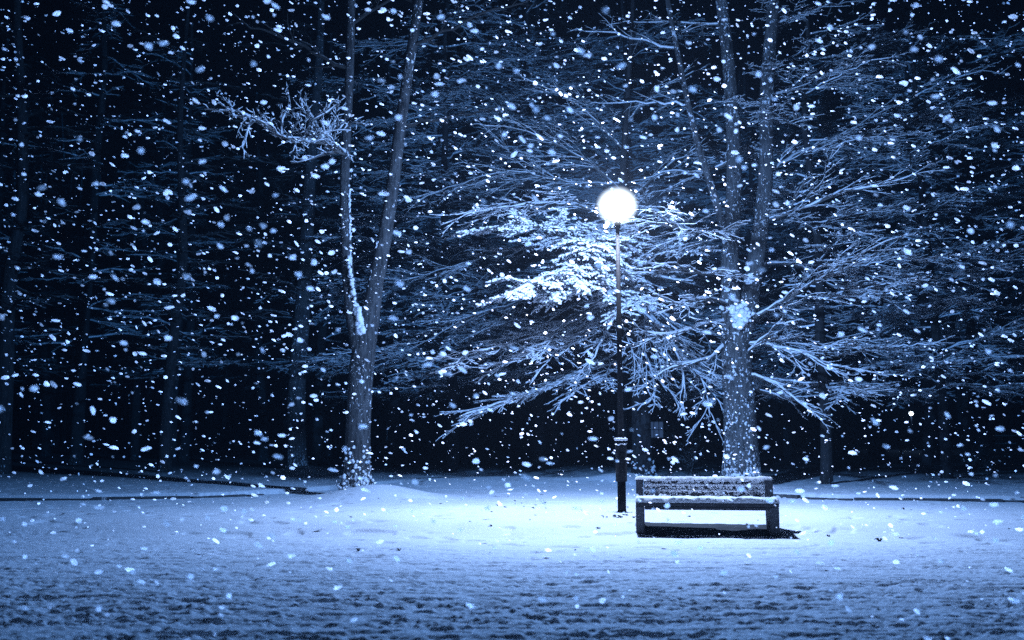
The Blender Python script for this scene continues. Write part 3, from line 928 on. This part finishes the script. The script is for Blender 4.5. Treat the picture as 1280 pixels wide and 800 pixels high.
# how the globe and its base spread the light: most of it down, least straight up
tcl = N(ln, "ShaderNodeTexCoord"); sxl = N(ln, "ShaderNodeSeparateXYZ"); ln.links.new(tcl.outputs['Normal'], sxl.inputs[0])
def srange(a0, a1, v0, v1):
    n = N(ln, "ShaderNodeMapRange", interpolation_type='SMOOTHSTEP')
    for i, q in zip((1, 2, 3, 4), (a0, a1, v0, v1)): n.inputs[i].default_value = q
    ln.links.new(sxl.outputs[2], n.inputs[0]); return n.outputs[0]
down = srange(-0.97, -0.38, LAMP_DOWN / LAMP_WHITE, 0.0)
upw = srange(0.15, 0.8, 1.0, 0.8)
e1 = N(ln, "ShaderNodeEmission"); e1.inputs[0].default_value = (0.56, 0.69, 1.0, 1)
e2 = N(ln, "ShaderNodeEmission"); e2.inputs[0].default_value = (0.01, 0.32, 1.0, 1)
e3 = N(ln, "ShaderNodeEmission"); e3.inputs[0].default_value = (1.0, 0.96, 0.95, 1)
ln.links.new(mathn(ln, 'MULTIPLY', fo.outputs['Quadratic'], upw), e1.inputs[1])
ln.links.new(mathn(ln, 'MULTIPLY', mathn(ln, 'MULTIPLY', fo.outputs['Linear'], LAMP_BLUE / LAMP_WHITE), upw), e2.inputs[1])
ln.links.new(mathn(ln, 'MULTIPLY', fo.outputs['Quadratic'], down), e3.inputs[1])
ad = N(ln, "ShaderNodeAddShader"); ad2 = N(ln, "ShaderNodeAddShader"); lo = N(ln, "ShaderNodeOutputLight")
ln.links.new(e1.outputs[0], ad.inputs[0]); ln.links.new(e2.outputs[0], ad.inputs[1])
ln.links.new(ad.outputs[0], ad2.inputs[0]); ln.links.new(e3.outputs[0], ad2.inputs[1]); ln.links.new(ad2.outputs[0], lo.inputs[0])
lt = bpy.data.objects.new("lamp_light", ld); lt.parent = lampo; lt.location = (lean[0] * hgt, 0, hgt)
col.objects.link(lt)

# ------------------------------------------------------------------ bench
M_metal.node_tree.nodes['Principled BSDF'].inputs['Specular IOR Level'].default_value = 0.08
M_wood = plain("bench_wood", (0.016, 0.018, 0.022), 0.8, (0.04, 0.043, 0.05), 14, 0.4)
M_conc = plain("bench_leg_paint", (0.045, 0.05, 0.06), 0.85, (0.08, 0.085, 0.10), 22, 0.4)
def bench():
    FL = on_ground(795.5, 669.5); FR = on_ground(975, 671.5)
    W = (FR - FL).length; yaw = math.atan2(FR.y - FL.y, FR.x - FL.x)
    g = (FL + FR) / 2; g.z = H1(g.x, g.y)
    root = empty("park_bench", g, yaw)
    tag(root, "park bench under fresh snow, facing the camera just right of the lamp", "bench")
    w = W / 2
    def rbx(name, m, bx, parent=root, bev=0.012):
        mb = MB()
        for b in bx: mb.box(*b)
        return mb.build(name, m, parent, False, bev)
    # solid end legs, posts leaning back
    for s in (-1, 1):
        x0, x1 = (-w, -w + 0.125) if s < 0 else (w - 0.135, w)
        rbx("leg", M_conc, [(x0, x1, 0.0, 0.42, -0.12, 0.395)])
        mb = MB()
        xa, xb = (x0 + 0.01, x1 - 0.005)
        q = [(xa, .43, .0), (xb, .43, .0), (xb, .50, .0), (xa, .50, .0), (xa, .54, .765), (xb, .54, .765), (xb, .61, .765), (xa, .61, .765)]
        mb.v = q; mb.f = [(0,3,2,1),(4,5,6,7),(0,1,5,4),(1,2,6,5),(2,3,7,6),(3,0,4,7)]; mb.m = [0] * 6
        mb.build("back_post", M_conc, root, False, 0.008)
    # seat planks
    for k, (y0, y1) in enumerate(((-0.02, 0.115), (0.125, 0.26), (0.27, 0.40))):
        rbx("seat_plank", M_wood, [(-w + 0.0, w, y0, y1, 0.397, 0.445)] if k else [(-w, w, y0, y1, 0.397, 0.46)])
    rbx("seat_beam", M_wood, [(-w + .127, w - .137, 0.0, 0.05, 0.345, 0.395)])
    # back planks: three boards between the posts
    for z0, z1 in ((0.505, 0.605), (0.622, 0.69), (0.70, 0.758)):
        yy = 0.43 + 0.11 * (z0 / .765)
        rbx("back_plank", M_wood, [(-w + .128, w - .138, yy + .01, yy + .045, z0, z1)])
    for s in (-1, 1):
        xx = s * (w - 0.31) 
        rbx("bracket", M_conc, [(xx - .022, xx + .022, .36, .49, .446, .60)])
    # snow: heaped along the seat, the top rail, and caught on the boards
    rg = random.Random(12)
    def heap(x0, x1, y0, y1, z0, h, seed, name):
        nx = int((x1 - x0) / .018); ny = max(4, int((y1 - y0) / .018))
        xs = np.linspace(x0, x1, nx); ys_ = np.linspace(y0, y1, ny)
        X, Y_ = np.meshgrid(xs, ys_)
        e = np.minimum(np.minimum(X - x0, x1 - X), np.minimum(Y_ - y0, y1 - Y_)) / min(0.035, (y1 - y0) / 2)
        e = np.sqrt(np.clip(1 - (1 - np.clip(e, 0, 1)) ** 2, 0, 1))
        nz = fbm(X / .12, Y_ / .08, 3, seed); nz2 = fbm(X / .035, Y_ / .035, 2, seed + 4)
        Z = z0 - .004 + h * e * (.65 + .7 * nz) + .010 * (nz2 - .5) * e
        jx = (fbm(X / .05, Y_ / .05, 2, seed + 9) - .5) * .025
        mb = MB()
        mb.v = [(float(a), float(b + j), float(c)) for a, b, c, j in zip(X.ravel(), Y_.ravel(), Z.ravel(), jx.ravel())]
        for i in range(ny - 1):
            for j in range(nx - 1):
                a = i * nx + j; mb.f.append((a, a + 1, a + nx + 1, a + nx)); mb.m.append(0)
        return mb.build(name, M_snow, root)
    heap(-w - .01, w + .01, -.035, .41, .457, .07, 3, "seat_snow")
    heap(-w - .005, w + .005, .52, .63, .762, .045, 8, "top_rail_snow")
    mb = MB()
    for z0, z1, dens, up in ((0.505, 0.605, 620, .5), (0.622, 0.69, 560, .5), (0.70, 0.758, 420, .5)):
        yy = 0.43 + 0.11 * (z0 / .765)
        for i in range(dens):
            u = rg.random()
            z = z0 + (z1 - z0) * (rg.random() if u < .55 else (1 - rg.random() ** 2 * .25))
            x = rg.uniform(-w + .14, w - .15)
            if vn1(x * 9, z * 40) < .36 and u < .55: continue
            q = rg.uniform(.006, .017) * (1.25 if u > .55 else 1)
            mb.blob((x, yy + .006 + rg.uniform(-.004, .003), z), (q * 1.4, q * 1.0, q), rg, 5, 3, .3)
    for z1, yy in ((.605, .517), (.69, .53)):
        x = -w + .13
        while x < w - .14:
            L = rg.uniform(.03, .09); q = rg.uniform(.006, .016)
            mb.blob((x + L / 2, yy + .018, z1 + q * .4), (L * .6, .022, q), rg, 7, 4, .2); x += L * .8
    for i in range(26):
        x = -w + .42 + rg.gauss(0, .07); q = rg.uniform(.012, .025)
        mb.blob((x, .44 + rg.uniform(-.03, .02), .50 + rg.random() * .03), (q, q, q), rg)
    tag(mb.build("clinging_snow", M_snow, root), kind="stuff")
def vn1(x, y): return float(vnoise(np.array([x]), np.array([y]), 77)[0])
bench()

# ------------------------------------------------------------------ far things beyond the trees
M_dark = plain("dark_boards", (0.012, 0.012, 0.013), 0.9, (0.02, 0.02, 0.02), 6, .3)
def far_fence():
    Y = 60.0
    a = at(1085, 550, Y); b = at(1330, 550, Y)
    g = Vector((a.x, Y, H1(a.x, Y)))
    root = empty("fence", g)
    tag(root, "low rail fence with snow on its rails, far back in the wood at right", "fence")
    W = b.x - a.x
    n = int(W / 1.9)
    for i in range(n + 1):
        mb = MB(); x = W * i / n; mb.box(x - .05, x + .05, -.05, .05, -.2, 1.22); mb.build("post", M_dark, root, False)
    for z in (.62, 1.08):
        mb = MB(); mb.box(-.2, W + .2, -.085, -.053, z, z + .09); ra = mb.build("rail", M_dark, root, False)
        mb = MB(); mb.box(-.2, W + .2, -.09, -.045, z + .091, z + .115); mb.build("snow_strip", M_snow, ra, False)
far_fence()

def far_lamp():
    p = at(1139, 517, 72.0); z = H1(p.x, 72)
    root = empty("street_lamp", (p.x, 72.0, z))
    tag(root, "tiny distant lamp shining like a star between the trunks at right", "street lamp")
    mb = MB(); mb.lathe((0, 0, 0), [(.06, 0), (.05, 1), (.04, p.z - z - .2)], 10); mb.build("pole", M_metal, root)
    mb = MB(); rr = .13
    mb.lathe((0, 0, p.z - z), [(max(.01, rr * math.sin(math.pi * i / 8)), -rr * math.cos(math.pi * i / 8)) for i in range(9)], 14)
    mb.build("globe", emit("far_lamp_globe", (.7, .85, 1), 14, 0.3), root)
    l = bpy.data.lights.new("far_lamp_light", 'POINT'); l.energy = 160; l.color = (.25, .5, 1); l.shadow_soft_size = .1
    lo_ = bpy.data.objects.new("far_lamp_light", l); lo_.parent = root; lo_.location = (0, 0, p.z - z); col.objects.link(lo_)
far_lamp()

def hut():
    Y = 66.0
    p = at(820, 540, Y); z = H1(p.x, Y)
    root = empty("hut", (p.x, Y, z))
    tag(root, "small dark hut with one pale barred window, far behind the lamp tree", "hut")
    mb = MB(); mb.box(-2.2, 2.2, 0, 3, -.3, 2.5); mb.build("wall", M_dark, root, False)
    mb = MB()
    mb.v = [(-2.5, -.4, 2.45), (2.5, -.4, 2.45), (2.5, 3.4, 2.45), (-2.5, 3.4, 2.45), (-2.5, 1.5, 3.5), (2.5, 1.5, 3.5)]
    mb.f = [(0, 1, 5, 4), (2, 3, 4, 5), (1, 2, 5), (3, 0, 4), (3, 2, 1, 0)]; mb.m = [0] * 5
    mb.build("roof", M_dark, root, False)
    wd = empty("window", (0, 0, 0)); wd.parent = root
    mb = MB(); mb.box(-.45, .45, -.03, -.004, 1.0, 2.0); mb.build("pane", emit("hut_window", (.12, .25, .6), .22), wd, False)
    mb = MB()
    for x in (-.48, -.16, .16, .45): mb.box(x, x + .04, -.07, -.033, .97, 2.04)
    for zz in (.96, 1.48, 2.0): mb.box(-.5, .5, -.1, -.072, zz, zz + .04)
    mb.build("frame", M_dark, wd, False)
hut()

def marker():
    Y = 46.0
    p = at(486, 548, Y); z = H1(p.x, Y)
    root = empty("stone_marker", (p.x, Y, z))
    tag(root, "small pointed upright marker edged with snow, dim in the wood right of the forked tree", "marker")
    h = at(486, 514, Y).z - z
    mb = MB(); mb.lathe((0, 0, 0), [(.32, -.1), (.32, .75), (.22, .8), (.14, .9), (.10, h - .25), (.02, h)], 4); mb.build("shaft", M_dark, root, False)
    mb = MB()
    mb.box(-.25, .1, -.3, -.05, .79, .85); mb.blob((0, 0, h), (.06, .06, .06), random.Random(1)); 
    mb.tube([(-.08, -.09, .95), (-.03, -.05, h - .1)], [.03, .02], 5)
    mb.build("snow_cap", M_snow, root)
marker()

# ------------------------------------------------------------------ bits poking through the snow
M_lit = plain("dead_leaves", (0.02, 0.018, 0.016), 0.9, (0.04, 0.036, 0.03), 20, .2)
mb = MB(); rg = random.Random(8)
spots = [(1100, 676, .028)] + [(rg.gauss(655, 22), rg.gauss(632, 7), rg.uniform(.008, .02)) for _ in range(14)] + [(rg.gauss(775, 14), rg.gauss(645, 2.5), rg.uniform(.008, .018)) for _ in range(16)] + \
        [(rg.uniform(420, 1270), rg.uniform(622, 690), rg.uniform(.008, .02)) for _ in range(22)]
for px, py, q in spots:
    p = ground_hit(px, py); z = p.z
    a = rg.uniform(0, 3.14)
    for j in range(3):
        mb.tube([(p.x, p.y, z - .02), (p.x + math.cos(a + j) * q * 1.5, p.y + math.sin(a + j) * q, z + q * 1.2), (p.x + math.cos(a + j) * q * 3, p.y + math.sin(a + j) * q * 2, z + q * .6)], [q * .4, q * .5, q * .1], 4)
o = mb.build("leaf_litter", M_lit)
tag(o, "dead leaves and grass tips poking through the smooth snow", "litter", None, 'stuff')

# ------------------------------------------------------------------ falling snow
def falling():
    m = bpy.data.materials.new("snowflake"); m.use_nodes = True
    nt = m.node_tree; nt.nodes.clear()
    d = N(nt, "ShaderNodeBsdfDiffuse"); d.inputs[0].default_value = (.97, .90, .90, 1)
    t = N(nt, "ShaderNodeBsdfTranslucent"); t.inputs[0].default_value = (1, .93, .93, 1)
    # shaders summed, with an extra translucent one, so flakes shine brighter than the lamplight
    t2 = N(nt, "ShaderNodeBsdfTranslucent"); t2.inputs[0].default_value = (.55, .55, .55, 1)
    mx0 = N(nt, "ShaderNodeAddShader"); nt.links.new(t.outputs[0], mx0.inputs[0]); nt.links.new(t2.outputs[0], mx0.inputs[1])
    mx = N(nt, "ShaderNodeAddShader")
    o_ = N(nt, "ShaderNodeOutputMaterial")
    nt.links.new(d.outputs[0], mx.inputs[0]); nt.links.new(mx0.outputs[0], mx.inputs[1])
    # flakes differ: some are dense clumps, some loose and see-through
    tc = N(nt, "ShaderNodeTexCoord"); nn = noise(nt, 2.6, 2, tc.outputs['Object'], 0.8)
    op = ramp(nt, nn.outputs[0], [(0.40, (.22, .22, .22)), (0.60, (1, 1, 1))])
    tr = N(nt, "ShaderNodeBsdfTransparent"); mz = N(nt, "ShaderNodeMixShader")
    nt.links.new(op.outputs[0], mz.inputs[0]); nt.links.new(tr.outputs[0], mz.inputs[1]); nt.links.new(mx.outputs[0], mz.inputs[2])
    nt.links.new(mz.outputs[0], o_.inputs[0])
    rg = random.Random(21); mb = MB()
    def flake(x, y, z, q, big):
        # a ragged clump, a little longer along its fall
        e = rg.uniform(1.0, 1.9)
        mb.blob((x, y, z), (q * e, q, q / e ** .7 * rg.uniform(.75, 1)), rg, 7 if big else 5, 5 if big else 3, .2, rg.gauss(-.30, .35))
        if big and rg.random() < .5:
            a = rg.uniform(0, 6.28); mb.blob((x + math.cos(a) * q * .9, y, z + math.sin(a) * q * .7), (q * .6, q * .6, q * .5), rg, 5, 3, .25)
    n = 0
    while n < 11000:
        y = 4.0 + 25 * rg.random() ** 0.62
        x = rg.uniform(-1, 1) * (0.58 * y + 1.2)
        zt = 1.6 + 0.46 * y + .5
        z = rg.uniform(0.05, zt)
        q = math.exp(rg.gauss(math.log(.0125), .45)) if rg.random() > .13 else rg.uniform(.020, .038)
        q = min(q, .040)
        q = min(q, .0030 * y)
        flake(x, y, z, q, y < 11); n += 1
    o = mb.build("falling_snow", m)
    tag(o, "snowflakes falling thickly through the whole night air", "snowfall", None, 'stuff')
falling()

# ------------------------------------------------------------------ haze
if HAZE > 0:
    mb = MB(); mb.box(-140, 140, -95, 135, -3, 42)
    m = bpy.data.materials.new("haze_air"); m.use_nodes = True
    nt = m.node_tree; nt.nodes.clear()
    pv = N(nt, "ShaderNodeVolumePrincipled"); pv.inputs['Color'].default_value = (.7, .82, 1, 1); pv.inputs['Density'].default_value = HAZE
    pv.inputs['Anisotropy'].default_value = 0.3
    o_ = N(nt, "ShaderNodeOutputMaterial"); nt.links.new(pv.outputs[0], o_.inputs['Volume'])
    o = mb.build("haze", m, None, False)
    tag(o, "thin snowy night haze", "haze", None, 'stuff')
